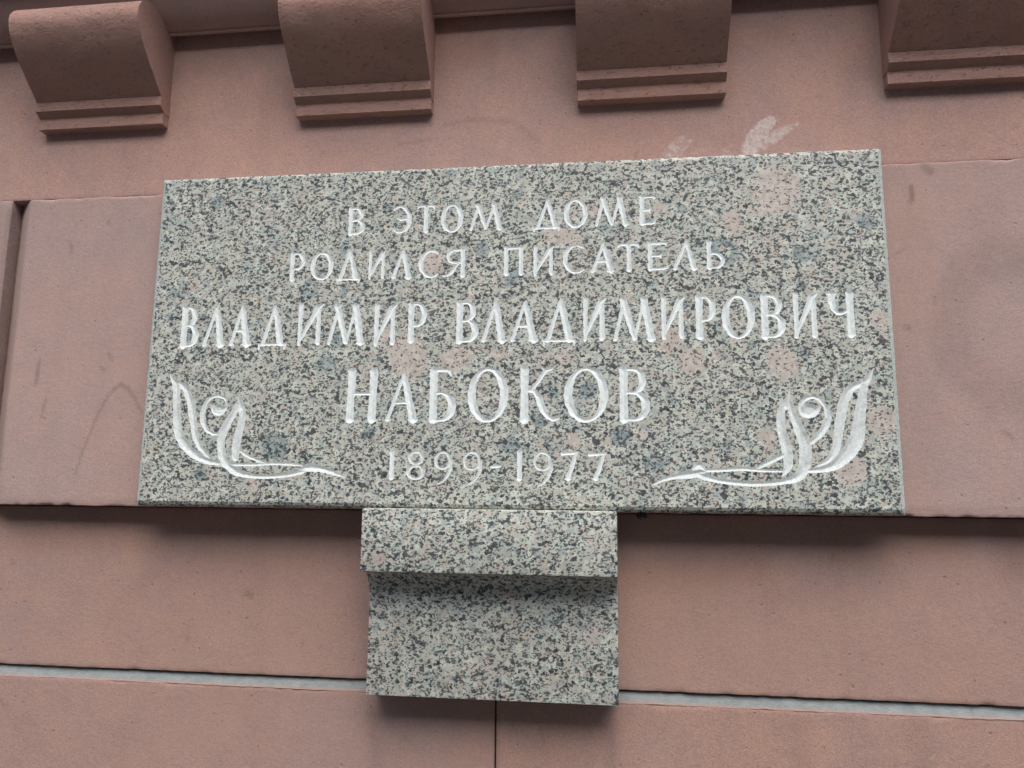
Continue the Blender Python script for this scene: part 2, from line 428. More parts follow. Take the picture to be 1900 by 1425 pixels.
# panel course with the deep rebated joint
GX0, GX1 = -1.1414, -1.1036
GL = at(53, 393, Y_MID)[0]
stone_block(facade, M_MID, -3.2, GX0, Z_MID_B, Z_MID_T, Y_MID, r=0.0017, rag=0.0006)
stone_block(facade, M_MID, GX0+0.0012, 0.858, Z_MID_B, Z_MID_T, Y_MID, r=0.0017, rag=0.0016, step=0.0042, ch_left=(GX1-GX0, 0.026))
stone_block(facade, M_MID, 0.860, 3.2, Z_MID_B, Z_MID_T, Y_MID, r=0.0017, ch_left=(0.037, 0.026))
# plain recessed course
for x0, x1 in ((-3.2, -1.32), (-1.318, 0.80), (0.802, 3.2)):
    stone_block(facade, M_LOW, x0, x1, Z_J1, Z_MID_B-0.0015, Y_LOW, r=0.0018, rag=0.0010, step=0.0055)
# courses below, down to the pavement
VJ = at(919, 1370, Y_LOW)[0]
for x0, x1 in ((-3.2, -2.28), (-2.278, VJ-0.0012), (VJ+0.0012, 1.92), (1.922, 3.2)):
    stone_block(facade, M_LOW, x0, x1, 1.00, Z_J2, Y_LOW, r=0.0022, rag=0.0012)
for x0, x1 in ((-3.2, -1.1), (-1.098, 0.95), (0.952, 3.2)):
    stone_block(facade, M_LOW, x0, x1, 0.42, 0.985, Y_LOW, r=0.004)
for x0, x1 in ((-3.2, -0.2), (-0.198, 3.2)):
    stone_block(facade, M_LOW, x0, x1, -0.05, 0.405, Y_LOW-0.05, depth=0.4, r=0.006)
# sloping grey mortar bed between the two lower courses
def mortar(parent, z_lo, z_hi, yf, back):
    V, F = [], []
    xs = np.linspace(-3.2, 3.2, 900)
    for x in xs:
        k = fbm(x*14, 3.3, 1.1); k2 = fbm(x*60, 9.1, 4.0)
        zt = z_hi-0.0022+0.0011*k2+0.0006*k
        V += [(x, yf+0.05, z_lo-0.01), (x, yf-0.0004+0.0003*k2, z_lo-0.0016+0.0012*k+0.0007*k2), (x, yf+back*0.5+0.0004*k, (z_lo+zt)/2),
              (x, yf+back, zt), (x, yf+back+0.06, zt-0.001)]
    for i in range(len(xs)-1):
        for k in range(4):
            a = i*5+k; F.append((a, a+5, a+6, a+1))
    return child('mortar_bed', pymesh('mortar_bed', V, F, False), M_MORTAR, parent)
mortar(facade, Z_J2-0.0006, Z_J1, Y_LOW, 0.0065)
mortar(facade, 0.985, 1.0, Y_LOW, 0.016)

# ---- moulded band under the cornice, and the cornice slab
def extrude_profile(name, prof, x0, x1, parent, mat, nxs=2, jitter=0.0, smooth_angle=30):
    """prof: list of (y, z) going round the section"""
    xs = np.linspace(x0, x1, nxs); n = len(prof); V, F = [], []
    for i, x in enumerate(xs):
        for (y, z) in prof:
            j = jitter*fbm(x*25, y*25, z*25)
            V.append((x, y+j, z+j*0.4))
    for i in range(nxs-1):
        for k in range(n):
            a, b_ = i*n+k, i*n+(k+1) % n
            F.append((a, a+n, b_+n, b_))
    F.append(tuple(range(n))); F.append(tuple((nxs-1)*n+k for k in range(n-1, -1, -1)))
    me = pymesh(name, V, F, False)
    bm = bmesh.new(); bm.from_mesh(me); bmesh.ops.recalc_face_normals(bm, faces=bm.faces[:])
    for f in bm.faces: f.smooth = len(f.verts) == 4
    for e in bm.edges:
        if len(e.link_faces) == 2 and e.calc_face_angle(0) > math.radians(smooth_angle): e.smooth = False
    bm.to_mesh(me); bm.free()
    return child(name, me, mat, parent)
yb = Y_UP-0.024
extrude_profile('fascia_band', [(Y_UP+0.05, 2.812), (Y_UP+0.004, 2.805), (yb+0.007, 2.7732), (yb+0.0015, 2.7720), (yb, 2.7735), (yb, 2.7785), (yb-0.006, 2.781), (yb-0.016, 2.788), (yb-0.030, 2.804), (yb-0.040, 2.823), (yb-0.046, 2.848), (yb-0.050, 2.855), (yb-0.050, 2.915), (Y_UP+0.05, 2.915)], -3.2, 3.2, facade, M_UP, 300, 0.0006)
extrude_profile('cornice_slab', [(Y_UP+0.05, 2.91), (-0.128, 2.91), (-0.130, 2.912), (-0.120, 3.10), (-0.135, 3.115), (-0.15, 3.13), (-0.15, 3.17), (Y_UP+0.05, 3.22)], -3.2, 3.2, facade, M_UP, 60, 0.0006)

# ---- modillions
def smooth_line(pts, hw, n=5):
    """Catmull-Rom through the points, widths interpolated"""
    P = [(*p, q) for p, q in zip(pts, hw)]
    if len(P) < 3: return P
    E_ = [tuple(2*a-b_ for a, b_ in zip(P[0], P[1]))]+P+[tuple(2*a-b_ for a, b_ in zip(P[-1], P[-2]))]
    out = []
    for i in range(1, len(E_)-2):
        p0, p1, p2, p3 = (np.array(E_[i+k]) for k in (-1, 0, 1, 2))
        for k in range(n):
            t = k/n
            out.append(tuple(0.5*(2*p1+(p2-p0)*t+(2*p0-5*p1+4*p2-p3)*t*t+(3*p1-p0-3*p2+p3)*t**3)))
    out.append(P[-1]); return out
def modillion(x0, x1):
    e = bpy.data.objects.new('modillion', None); COL.objects.link(e); e.parent = facade
    e.location = ((x0+x1)/2, Y_UP, Z_MOD_BOT); e.matrix_parent_inverse = Matrix.Translation(-Vector(facade.location))
    P = Y_UP
    def part(name, prof, nxs, jit, mat, xa=x0, xb=x1):
        ob = extrude_profile(name, prof, xa, xb, facade, mat, nxs, jit, 28)
        ob.parent = e; ob.matrix_parent_inverse = Matrix.Translation(-Vector(e.location))
        return ob
    # scroll: one full convex sweep swelling into the roll
    ctl = [(0.0305, 2.6425), (0.051, 2.6625), (0.076, 2.688), (0.097, 2.713), (0.111, 2.737), (0.1165, 2.757), (0.1125, 2.776), (0.100, 2.791), (0.080, 2.799), (0.055, 2.797)]
    pts = [(a, z) for a, z, _ in smooth_line(ctl, [0]*len(ctl), 4)]
    pts += [(0.036, 2.790), (0.026, 2.796), (0.026, 2.93)]
    prof = [(P+0.04, 2.6425)] + [(P-a, z) for a, z in pts] + [(P+0.04, 2.93)]
    part('scroll', prof, 40, 0.0011, M_MOD, x0, x1)
    b = 0.0012
    # two fillets, each undercut by a sloping face
    part('fillet', [(P+0.04, 2.6140), (P-0.0180, 2.6140), (P-0.0305+b, 2.6232), (P-0.0305, 2.6242), (P-0.0305, 2.6430-b), (P-0.0305+b, 2.6430), (P+0.04, 2.6430)], 30, 0.0007, M_MOD, x0-0.0004, x1+0.0004)
    part('fillet', [(P+0.04, 2.5915), (P-0.0185+b, 2.5915), (P-0.0185, 2.5925), (P-0.0185, 2.6147), (P+0.04, 2.6147)], 30, 0.0007, M_MOD, x0+0.0006, x1-0.0006)
    return e
for k in range(-4, 7):
    xa = -0.0363+0.525*(k-2)+0.0*k
    if xa < -3.1 or xa > 2.8: continue
    modillion(xa-0.0005, xa+0.2585)

# ------------------------------------------------------------------ carved lettering
def arc(cx, cy, rx, ry, a0, a1, n, wf):
    P, Wd = [], []
    for k in range(n+1):
        a = math.radians(a0+(a1-a0)*k/n)
        P.append((cx+rx*math.cos(a), cy+ry*math.sin(a))); Wd.append(wf(a))
    return P, Wd
def glyph(ch, a, T, t):
    """strokes in units of letter height; a = width / height; T thick, t thin stroke (full widths)"""
    h, q = T/2, t/2; S = []
    def st(pts, ws): S.append((pts, [x/2 for x in ws]))
    def stem(x, y0=0.0, y1=1.0, wd=T, lean=0.0):       # flared incised stem
        st([(x-lean, y0+wd*0.25), (x, (y0+y1)/2), (x+lean, y1-wd*0.25)], [wd*1.02, wd*0.9, wd*1.02])
        for yy, sg in ((y0, 1), (y1, -1)):
            st([(x-wd*0.40, yy+sg*q*0.8), (x+wd*0.40, yy+sg*q*0.8)], [t*0.8, t*0.8])
    def bowl(x0, xc, xr, y0, y1, s=1, wmax=T):
        ry, rx, cy = (y1-y0)/2, (xr-xc), (y0+y1)/2
        P, Wd = arc(xc, cy, rx, ry, 90, -90, 18, lambda an: t+(wmax-t)*abs(math.cos(an))**1.5)
        st([(x0, y1)]+P+[(x0, y0)], [t]+Wd+[t])
    if ch == 'В':
        stem(h); bowl(h, a*0.42, a*0.90-h, 0.53, 1-q, wmax=T*0.85); bowl(h, a*0.45, a-h, q, 0.53)
    elif ch == 'Р':
        stem(h); bowl(h, a*0.45, a-h, 0.42, 1-q, wmax=T*0.85)
    elif ch == 'Ь':
        stem(h); bowl(h, a*0.45, a-h, q, 0.54, wmax=T*0.9)
    elif ch == 'Б':
        stem(h); bowl(h, a*0.42, a-h, q, 0.54)
        st([(h, 1-q), (a*0.62, 1-q), (a*0.74, 0.95), (a*0.80, 0.87)], [t*1.4, t, t*1.2, t*0.8])
    elif ch == 'Е':
        stem(h); st([(h, 1-q), (a*0.72, 1-q*1.1), (a*0.84, 0.95), (a*0.90, 0.89)], [t*1.2, t, t, t*0.6])
        st([(h, 0.51), (a*0.55, 0.51), (a*0.66, 0.55)], [t, t, t*0.7]); st([(a*0.58, 0.51), (a*0.64, 0.43)], [t, t*0.6])
        st([(h, q), (a*0.72, q), (a*0.88, 0.07), (a-q, 0.17)], [t*1.2, t, t*1.1, t*0.5])
    elif ch == 'Т':
        stem(a*0.52, 0, 1-q); st([(q, 0.86), (a*0.12, 0.94), (a*0.25, 1-q), (a*0.75, 1-q), (a*0.90, 0.94), (a-q*0.6, 0.84)], [t*0.6, t*1.1, t, t, t*1.2, t*0.6])
    elif ch == 'О':
        P, Wd = arc(a/2, 0.5, a/2-h*0.9, 0.5-q, 0, 360, 44, lambda an: t+(T-t)*abs(math.cos(an-0.18))**1.6); st(P, Wd)
    elif ch == 'С':
        P, Wd = arc(a*0.56, 0.5, a*0.56-h, 0.5-q, 58, 306, 30, lambda an: t*0.9+(T-t)*max(0, -math.cos(an))**1.3); st(P, Wd)
        st([P[0], (P[0][0]+a*0.05, P[0][1]-0.05)], [t*1.3, t*0.5])
    elif ch == 'Э':
        P, Wd = arc(a*0.44, 0.5, a*0.56-h, 0.5-q, 128, -126, 30, lambda an: t*0.9+(T-t)*max(0, math.cos(an))**1.3); st(P, Wd)
        st([(a*0.36, 0.55), (a*0.48, 0.50), (a*0.62, 0.52), (a-h, 0.52)], [t*0.7, t*1.2, t, t])
    elif ch == 'М':
        st([(q, q), (a*0.27, 1-q)], [t*1.3, t*1.1]); st([(a*0.24, 1-h*0.6), (a*0.50, 0.03+q)], [T*1.02, T*0.75])
        st([(a*0.51, 0.03+q), (a*0.76, 1-q)], [t*0.9, t*1.2]); st([(a*0.745, 1-h*0.6), (a-h, h*0.5)], [T, T*1.02])
        st([(a*0.19, 1-q), (a*0.30, 1-q)], [t*0.8]*2); st([(a*0.68, 1-q), (a*0.81, 1-q)], [t*0.8]*2); st([(a-T, q), (a, q)], [t*0.8]*2)
    elif ch == 'Л':
        st([(q, q), (a*0.56, 0.93)], [t*1.3, t]); st([(a*0.60, 1-q), (a*0.62, 0.80), (a-h*1.05, h*0.5)], [t*0.6, T*0.8, T*1.05])
        st([(0, q), (t*1.4, q)], [t*0.7]*2); st([(a-T*1.1, q), (a, q)], [t*0.8]*2)
    elif ch == 'А':
        st([(q, q), (a*0.53, 0.93)], [t*1.3, t]); st([(a*0.56, 1-q), (a*0.59, 0.80), (a-h*1.05, h*0.5)], [t*0.6, T*0.8, T*1.05])
        st([(a*0.24, 0.37), (a*0.78, 0.37)], [t, t]); st([(0, q), (t*1.4, q)], [t*0.7]*2); st([(a-T*1.1, q), (a, q)], [t*0.8]*2)
    elif ch == 'Д':
        bz = 0.125
        st([(a*0.17, bz), (a*0.53, 0.93)], [t*1.5, t]); st([(a*0.56, 1-q), (a*0.58, 0.83), (a*0.86-h*0.6, bz+h*0.3)], [t*0.6, T*0.8, T*1.05])
        st([(q, bz), (a-q, bz)], [t*1.0, t*1.0]); st([(q, bz), (q*1.2, q*0.6)], [t*1.0, t*0.6]); st([(a-q, bz), (a-q*1.4, q*0.6)], [t*1.0, t*0.6])
    elif ch == 'И':
        w2 = T*0.68; xl = w2*0.7; xr = a*0.88-w2/2
        st([(xl, h*0.3), (xl+a*0.02, 1-q)], [w2*0.8, w2*1.05])
        st([(xl-a*0.01, t), (xr-a*0.04, 0.90), (a-q, 1-q*0.6)], [t*0.8, T*0.9, t*0.5])
        st([(xr, q+w2*0.2), (xr, 0.9)], [w2*1.1, w2*0.9])
    elif ch == 'Я':
        stem(a-h); P, Wd = arc(a*0.56, 0.735, a*0.56-a*0.30+h*0.2, 0.265-q, 90, 270, 16, lambda an: t+(T*0.8-t)*abs(math.cos(an))**1.5)
        st([(a-h, 1-q)]+P+[(a-h, 0.47+q)], [t]+Wd+[t]); st([(a*0.70, 0.47), (a*0.46, 0.20), (a*0.28, 0.06), (q, 0.03)], [t, T*0.75, T*0.55, t*0.5])
    elif ch == 'П':
        stem(h*1.1); stem(a-h*1.1); st([(h, 1-q*1.1), (a-h, 1-q*1.1)], [t*1.1]*2)
    elif ch == 'Н':
        stem(h*1.1, lean=0.01); stem(a-h*1.1, lean=0.01); st([(h, 0.53), (a-h, 0.53)], [t*1.05]*2)
    elif ch == 'К':
        stem(h); st([(h, 0.56), (a*0.20+h, 0.585), (a*0.62, 0.93), (a*0.80, 1-q)], [t*0.8, t*1.1, t*1.3, t*0.5])
        st([(a*0.52, 0.98), (a*0.62, 0.94)], [t*0.5, t])
        st([(h*1.4, 0.57), (a*0.34, 0.56), (a*0.46, 0.44), (a*0.56, 0.22), (a*0.68, 0.08), (a*0.82, 0.03), (a-q, 0.06)], [t, t*1.2, T*0.85, T*0.85, T*0.55, t, t*0.4])
    elif ch == 'Ч':
        stem(a-h); st([(h, 1-q), (h, 0.78), (h*1.4, 0.62), (a*0.36, 0.52), (a*0.52, 0.51), (a-h, 0.60)], [T*0.95, T*0.9, T*0.7, t*1.2, t, t])
        st([(0, 1-q), (T, 1-q)], [t*0.8]*2)
    elif ch == '1':
        stem(a*0.55, wd=T*0.9); st([(a*0.2, 0.93), (a*0.6, 0.98)], [t*0.6, t])
    elif ch == '8':
        P, Wd = arc(a*0.50, 0.755, a*0.42-h*0.5, 0.245-q, 0, 360, 28, lambda an: t*1.1+(T*0.6-t)*abs(math.cos(an))**1.5); st(P, Wd)
        P, Wd = arc(a*0.50, 0.265, a*0.50-h*0.6, 0.265-q, 0, 360, 30, lambda an: t*1.1+(T*0.7-t)*abs(math.cos(an))**1.5); st(P, Wd)
    elif ch == '9':
        P, Wd = arc(a*0.48, 0.72, a*0.48-h*0.55, 0.28-q, 0, 360, 30, lambda an: t*1.0+(T*0.6-t)*abs(math.cos(an))**1.5); st(P, Wd)
        st([(a-h*0.6, 0.72), (a*0.93, 0.48), (a*0.76, 0.26), (a*0.50, 0.10), (a*0.24, 0.02)], [T*0.7, T*0.7, T*0.62, T*0.45, t*0.5])
    elif ch == '7':
        st([(q, 0.92), (a*0.5, 0.925), (a-q*1.5, 0.95)], [T*0.75, T*0.6, t*1.2]); st([(a-q*1.8, 0.95), (a*0.62, 0.45), (a*0.38, h*0.5)], [t*1.2, T*0.75, T*0.9])
        st([(a*0.22, q), (a*0.55, q)], [t*0.7]*2)
    elif ch == '-':
        st([(0, 0.45), (a*0.5, 0.5), (a, 0.6)], [0.5, 0.8, 0.45])
    return S

LETTERS = [
 # line, char, x0, x1, y0, y1 (photo pixels of the letter's outline)
 *[(1, *r) for r in [('В', 646, 679, 385, 435.5), ('Э', 724, 765, 381.5, 433.5), ('Т', 771.5, 808, 380, 431), ('О', 818, 860, 378, 431.5), ('М', 872, 932, 378, 427),
   ('Д', 988.6, 1040, 369, 430), ('О', 1046, 1090.5, 369, 423), ('М', 1103.6, 1165.5, 365, 419.5), ('Е', 1186, 1218, 363, 417)]],
 *[(2, *r) for r in [('Р', 537, 568, 469, 520.6), ('О', 576, 619, 467.6, 520), ('Д', 623, 671, 463, 526), ('И', 681.5, 719, 465, 518), ('Л', 727, 764, 462, 517),
   ('С', 776, 820, 463, 516), ('Я', 818.6, 863.6, 462, 514), ('П', 934, 972, 458, 510), ('И', 988, 1031, 456, 512), ('С', 1043.5, 1090, 453, 508),
   ('А', 1097, 1139, 449, 505.5), ('Т', 1144.5, 1188, 451, 503), ('Е', 1201, 1241.7, 449, 501), ('Л', 1248, 1293.5, 445, 501), ('Ь', 1310, 1346, 446.6, 498.7)]],
 *[(3, *r) for r in [('В', 333.6, 372, 569, 644), ('Л', 376, 420, 567, 642.7), ('А', 426, 468, 565, 642), ('Д', 478, 535, 565.6, 649.5), ('И', 549, 603, 563.6, 640.7),
   ('М', 608, 677.7, 565, 639), ('И', 691, 740, 563.6, 640.7), ('Р', 756, 794, 562, 634.5), ('В', 846, 889, 559, 635.6), ('Л', 894, 939, 556, 635),
   ('А', 947.5, 997.5, 556, 634), ('Д', 1006, 1069, 552, 643), ('И', 1079, 1127.6, 552, 632), ('М', 1138, 1215.5, 552, 632), ('И', 1224, 1275, 550, 629),
   ('Р', 1290, 1331, 548, 628), ('О', 1339, 1401, 546, 629), ('В', 1410, 1459, 546, 627), ('И', 1468, 1523, 543, 627), ('Ч', 1535, 1587, 542, 624)]],
 *[(4, *r) for r in [('Н', 642, 701.6, 685.7, 782), ('А', 716, 776.6, 689, 782), ('Б', 796, 847.5, 684, 782.6), ('О', 868, 943, 682, 783.6), ('К', 965, 1041, 681, 782),
   ('О', 1047, 1128.4, 681, 783.6), ('В', 1149, 1207, 682, 782)]],
 *[(5, *r) for r in [('1', 720.5, 732.6, 837, 888.7), ('8', 754, 789, 836, 890.6), ('9', 805, 839, 837, 899.4), ('9', 858, 894, 837, 902), ('-', 911, 928, 862, 869.5),
   ('1', 958, 969, 837, 890.6), ('9', 989, 1025, 837, 904), ('7', 1041, 1073.6, 837, 891), ('7', 1091.5, 1126, 839, 891)]],
]
STROKE = {1: (0.172, 0.090), 2: (0.172, 0.090), 3: (0.166, 0.070), 4: (0.156, 0.060), 5: (0.190, 0.088)}
def letter_strokes(line, ch, x0, x1, y0, y1):
    xm, ym = (x0+x1)/2, (y0+y1)/2
    lean = abs(-0.084+(xm-278)*0.00011)*(y1-y0)*(0.45 if ch in 'ОС9' else 0.8)
    A = at(x0+lean/2, ym, 0); B = at(x1-lean/2, ym, 0)
    top, bot = at(xm, y0, 0), at(xm, y1, 0)
    H = top[2]-bot[2]; W = B[0]-A[0]; X0 = A[0]; Z0 = bot[2]
    slope = (B[2]-A[2])/max(W, 1e-6) * 0.0
    Tt, tt = STROKE[line]
    Hs = H
    if ch == 'Д': Tt, tt = Tt*0.88, tt*0.88
    if ch in '9': Tt, tt = Tt*0.85, tt*0.85
    out = []
    for pts, hw in glyph(ch, W/H, Tt, tt):
        out.append(([(X0+x*Hs, Z0+y*Hs) for x, y in pts], [v*Hs for v in hw]))
    return out

def crop_strokes(L, sc, ox, oy):
    out = []
    for pts, hw in L:
        P = smooth_line([(ox+x/sc, oy+y/sc) for x, y in pts], hw)
        Q = [at(x, y, 0) for x, y, _ in P]
        out.append(([(p[0], p[2]) for p in Q], [max(w_/sc*1.30/FPX, 0.0004) for _, _, w_ in P]))
    return out
SPRIG_L = crop_strokes([
 ([(165, 165), (205, 225), (232, 275)], [4, 26, 34]),
 ([(225, 250), (228, 400), (230, 560), (252, 700), (310, 800), (400, 880), (500, 930), (600, 950)], [34, 34, 40, 42, 42, 36, 26, 16]),
 ([(245, 240), (310, 300), (350, 420), (372, 560), (390, 700), (430, 800), (480, 860), (525, 905)], [22, 30, 34, 34, 30, 26, 20, 7]),
 ([(640, 495), (590, 505), (545, 470), (560, 430)], [16, 26, 20, 6]),
 ([(590, 470), (640, 470), (668, 420), (640, 370), (580, 355), (510, 385), (468, 460), (455, 550), (485, 640), (540, 685), (590, 695)], [46, 30, 12, 14, 14, 16, 22, 26, 22, 18, 8]),
 ([(770, 370), (785, 420), (790, 460)], [8, 30, 38]),
 ([(765, 430), (720, 520), (650, 640), (620, 740), (622, 830), (650, 930), (730, 1010), (820, 1045), (950, 1065), (1100, 1062), (1230, 1045), (1340, 1020)], [26, 32, 38, 36, 36, 38, 34, 26, 20, 20, 20, 20]),
 ([(800, 440), (808, 540), (780, 660), (752, 780), (745, 900)], [26, 32, 36, 36, 32]),
 ([(780, 840), (860, 885), (960, 930), (1010, 945)], [12, 16, 16, 10]),
 ([(640, 960), (760, 958), (900, 958), (1050, 950), (1200, 952), (1330, 965)], [18, 14, 14, 14, 14, 10]),
 ([(1310, 1010), (1390, 985), (1480, 992), (1580, 1020), (1660, 1050), (1725, 1075)], [12, 36, 32, 22, 14, 4]),
], 4.75, 280, 660)
SPRIG_R = crop_strokes([
 ([(1662, 105), (1620, 175), (1585, 215)], [3, 22, 26]),
 ([(1595, 190), (1580, 330), (1560, 480), (1545, 600), (1490, 700), (1400, 790), (1300, 832), (1180, 845)], [26, 30, 40, 46, 46, 36, 22, 14]),
 ([(1585, 200), (1500, 240), (1450, 330), (1420, 480), (1405, 600), (1380, 700), (1330, 770), (1240, 815)], [22, 28, 32, 32, 28, 26, 20, 5]),
 ([(1195, 405), (1160, 420), (1128, 380), (1150, 330), (1200, 305), (1260, 315), (1310, 370), (1332, 440), (1310, 520), (1260, 590), (1205, 640)], [48, 30, 18, 16, 14, 14, 16, 22, 24, 20, 14]),
 ([(1195, 405), (1240, 400), (1260, 375)], [50, 28, 10]),
 ([(1050, 262), (1035, 320), (1020, 370)], [4, 18, 26]),
 ([(1015, 340), (985, 430), (990, 540), (1020, 650), (1038, 740), (1035, 820), (1000, 880)], [18, 26, 30, 34, 32, 26, 6]),
 ([(1045, 330), (1075, 430), (1120, 540), (1160, 640), (1165, 740), (1155, 820), (1110, 890), (1000, 925), (860, 940), (720, 940), (560, 922), (440, 892), (370, 870)], [16, 26, 34, 40, 40, 38, 30, 20, 17, 17, 18, 22, 20]),
 ([(1005, 730), (930, 765), (850, 805), (810, 825)], [16, 17, 15, 10]),
 ([(440, 840), (560, 838), (700, 830), (860, 842), (1000, 845)], [14, 13, 14, 12, 10]),
 ([(55, 945), (120, 910), (220, 885), (330, 870), (410, 855)], [8, 13, 18, 28, 20]),
 ([(330, 850), (380, 805), (430, 835)], [6, 26, 10]),
], 3.958, 1200, 660)

# ---- the plaque: one slab, its face carved by the strokes above
PX0, PX1, PZ0, PZ1 = -0.8072, 0.4653, 1.8797, 2.4710
CH = 0.0056
plaque = thing('memorial_plaque', 'speckled grey granite memorial plaque carved with white Cyrillic lettering and leaf sprigs', 'plaque', ((PX0+PX1)/2, 0.03, 1.871))
def build_plaque():
    gx0, gx1, gz0, gz1 = PX0+CH, PX1-CH, PZ0, PZ1-CH
    st = 0.00145
    nx, nz = int((gx1-gx0)/st), int((gz1-gz0)/st)
    xs, zs = np.linspace(gx0, gx1, nx+1), np.linspace(gz0, gz1, nz+1)
    X, Z = np.meshgrid(xs, zs, indexing='ij')
    sdf = np.full(X.shape, 1.0); owner = np.full(X.shape, -1, int)
    items = []
    for L in LETTERS: items.append(('letter', letter_strokes(*L), L))
    items.append(('leaf_sprig', SPRIG_L, None)); items.append(('leaf_sprig', SPRIG_R, None))
    for k, (nm, strokes, L) in enumerate(items):
        allp = np.array([p for s_ in strokes for p in s_[0]]); m = 0.012
        i0, i1 = np.searchsorted(xs, [allp[:, 0].min()-m, allp[:, 0].max()+m])
        j0, j1 = np.searchsorted(zs, [allp[:, 1].min()-m, allp[:, 1].max()+m])
        sl = (slice(max(i0, 0), i1), slice(max(j0, 0), j1))
        d = np.full(X[sl].shape, 1.0)
        # hand-cut unevenness
        wx = 0.0004*np.sin(Z[sl]*410+k)+0.0003*np.sin(X[sl]*530+k*2.1)
        for pts, hw in strokes: d = np.minimum(d, seg_sdf(X[sl]+wx, Z[sl]+wx*0.7, pts, hw))
        cur = sdf[sl]; ow = owner[sl]; better = d < cur
        ow[better] = k; cur[better] = d[better]; owner[sl] = ow; sdf[sl] = cur
    # crystal blotches of the stone face
    n = X.size
    cr = np.zeros((n, 4), np.float32); cr[:, 3] = 1
    Xf, Zf = X.ravel(), Z.ravel()
    pinks = [(1440, 350, 50, .9), (1360, 415, 24, .8), (755, 662, 46, .95), (846, 666, 30, .9), (1245, 632, 30, .7), (1284, 672, 26, .95), (1452, 676, 32, .9), (1635, 595, 22, .7),
             (1637, 782, 28, .75), (1580, 872, 30, .8), (1036, 436, 22, .9), (1062, 442, 15, .7), (803, 487, 26, .85), (1046, 662, 15, .9), (926, 658, 15, .8), (1426, 815, 20, .7), (362, 530, 15, .7),
             (1588, 398, 14, .7), (1065, 820, 16, .7), (1190, 806, 14, .6), (1010, 660, 10, .6), (332, 452, 16, .5), (500, 412, 12, .6), (1330, 655, 14, .6), (1500, 540, 12, .5), (890, 520, 14, .5), (620, 470, 12, .5), (740, 540, 14, .5)]
    blues = [(405, 375, 17, .9), (718, 385, 10, .95), (638, 462, 10, .9), (575, 536, 20, .95), (1345, 466, 28, .95), (1488, 470, 20, .7), (1607, 411, 18, .95), (1487, 530, 9, .8), (605, 676, 24, .6),
             (510, 828, 30, .75), (946, 826, 19, .8), (1152, 808, 21, .85), (1206, 861, 15, .9), (1091, 724, 18, .95), (946, 521, 12, .95), (1025, 726, 16, .7), (1265, 388, 12, .6), (1245, 740, 14, .6), (1490, 655, 18, .5),
             (325, 545, 14, .6), (960, 360, 12, .8), (1020, 385, 12, .5), (1345, 830, 16, .5), (1395, 640, 12, .6)]
    for lst, chn in ((pinks, 0), (blues, 1)):
        for px, py, r_, a_ in lst:
            c = at(px, py, 0); rr = r_*1.2/FPX
            sel = np.where((np.abs(Xf-c[0]) < rr*1.5) & (np.abs(Zf-c[2]) < rr*1.5))[0]
            th = rng.uniform(0, 3.1); el = rng.uniform(0.8, 1.2)
            dx, dz = Xf[sel]-c[0], Zf[sel]-c[2]
            u, v = dx*math.cos(th)+dz*math.sin(th), -dx*math.sin(th)+dz*math.cos(th)
            rad = np.hypot(u*el, v/el)/rr
            k = np.clip((1.25-rad)/0.6, 0, 1)*a_
            if (px, py) in ((575, 536), (1345, 466)): k = k*np.clip((rad-0.25)/0.3, 0.25, 1)
            cr[sel, chn] = np.maximum(cr[sel, chn], k)
    # faces
    depth = np.clip(-sdf, 0, None)*0.34; depth = np.minimum(depth, 0.0022)
    ins = sdf < 0
    idx = np.arange(n).reshape(X.shape)
    a, b_, c_, d_ = idx[:-1, :-1], idx[1:, :-1], idx[1:, 1:], idx[:-1, 1:]
    cnt = ins[:-1, :-1].astype(int)+ins[1:, :-1]+ins[1:, 1:]+ins[:-1, 1:]
    out_q = np.stack([q[cnt == 0] for q in (a, b_, c_, d_)], -1)
    full = cnt == 4
    full_q = np.stack([q[full] for q in (a, b_, c_, d_)], -1)
    full_o = owner[:-1, :-1][full]
    mixed = np.stack([q[(cnt > 0) & (cnt < 4)] for q in (a, b_, c_, d_)], -1)
    SD, OW = sdf.ravel(), owner.ravel()
    extra, emap, ecr = [], {}, []
    def cut(i, j):
        key = (i, j) if i < j else (j, i)
        if key not in emap:
            i, j = key; t = SD[i]/(SD[i]-SD[j]); t = min(max(t, 0.03), 0.97)
            emap[key] = n+len(extra)
            extra.append((Xf[i]+(Xf[j]-Xf[i])*t, 0.0, Zf[i]+(Zf[j]-Zf[i])*t)); ecr.append(cr[i]*(1-t)+cr[j]*t)
        return emap[key]
    out_f = []; let_f = {}
    for q in mixed.tolist():
        for tri in ((q[0], q[1], q[2]), (q[0], q[2], q[3])):
            s3 = [SD[k] < 0 for k in tri]
            if not any(s3): out_f.append(tri); continue
            ow = next(OW[k] for k, s_ in zip(tri, s3) if s_)
            if all(s3): let_f.setdefault(ow, []).append(tri); continue
            pi, po = [], []
            for k in range(3):
                i, j = tri[k], tri[(k+1) % 3]
                (pi if s3[k] else po).append(i)
                if s3[k] != s3[(k+1) % 3]:
                    m_ = cut(i, j); pi.append(m_); po.append(m_)
            let_f.setdefault(ow, []).append(tuple(pi)); out_f.append(tuple(po))
    V = np.concatenate([np.stack([Xf, depth.ravel(), Zf], -1), np.array(extra).reshape(-1, 3)])
    CR = np.concatenate([cr, np.array(ecr, np.float32).reshape(-1, 4)])
    def submesh(name, faces, extraV=(), extraF=()):
        used = np.unique(np.fromiter((i for f in faces for i in f), int))
        remap = np.full(len(V), -1, int); remap[used] = np.arange(len(used))
        vv = V[used].tolist(); nb = len(vv)
        fl = [tuple(int(remap[i]) for i in f) for f in faces]
        return used, remap, vv, fl
    # slab: front minus carvings, plus worn chamfer and sides
    faces = out_q.tolist()+out_f
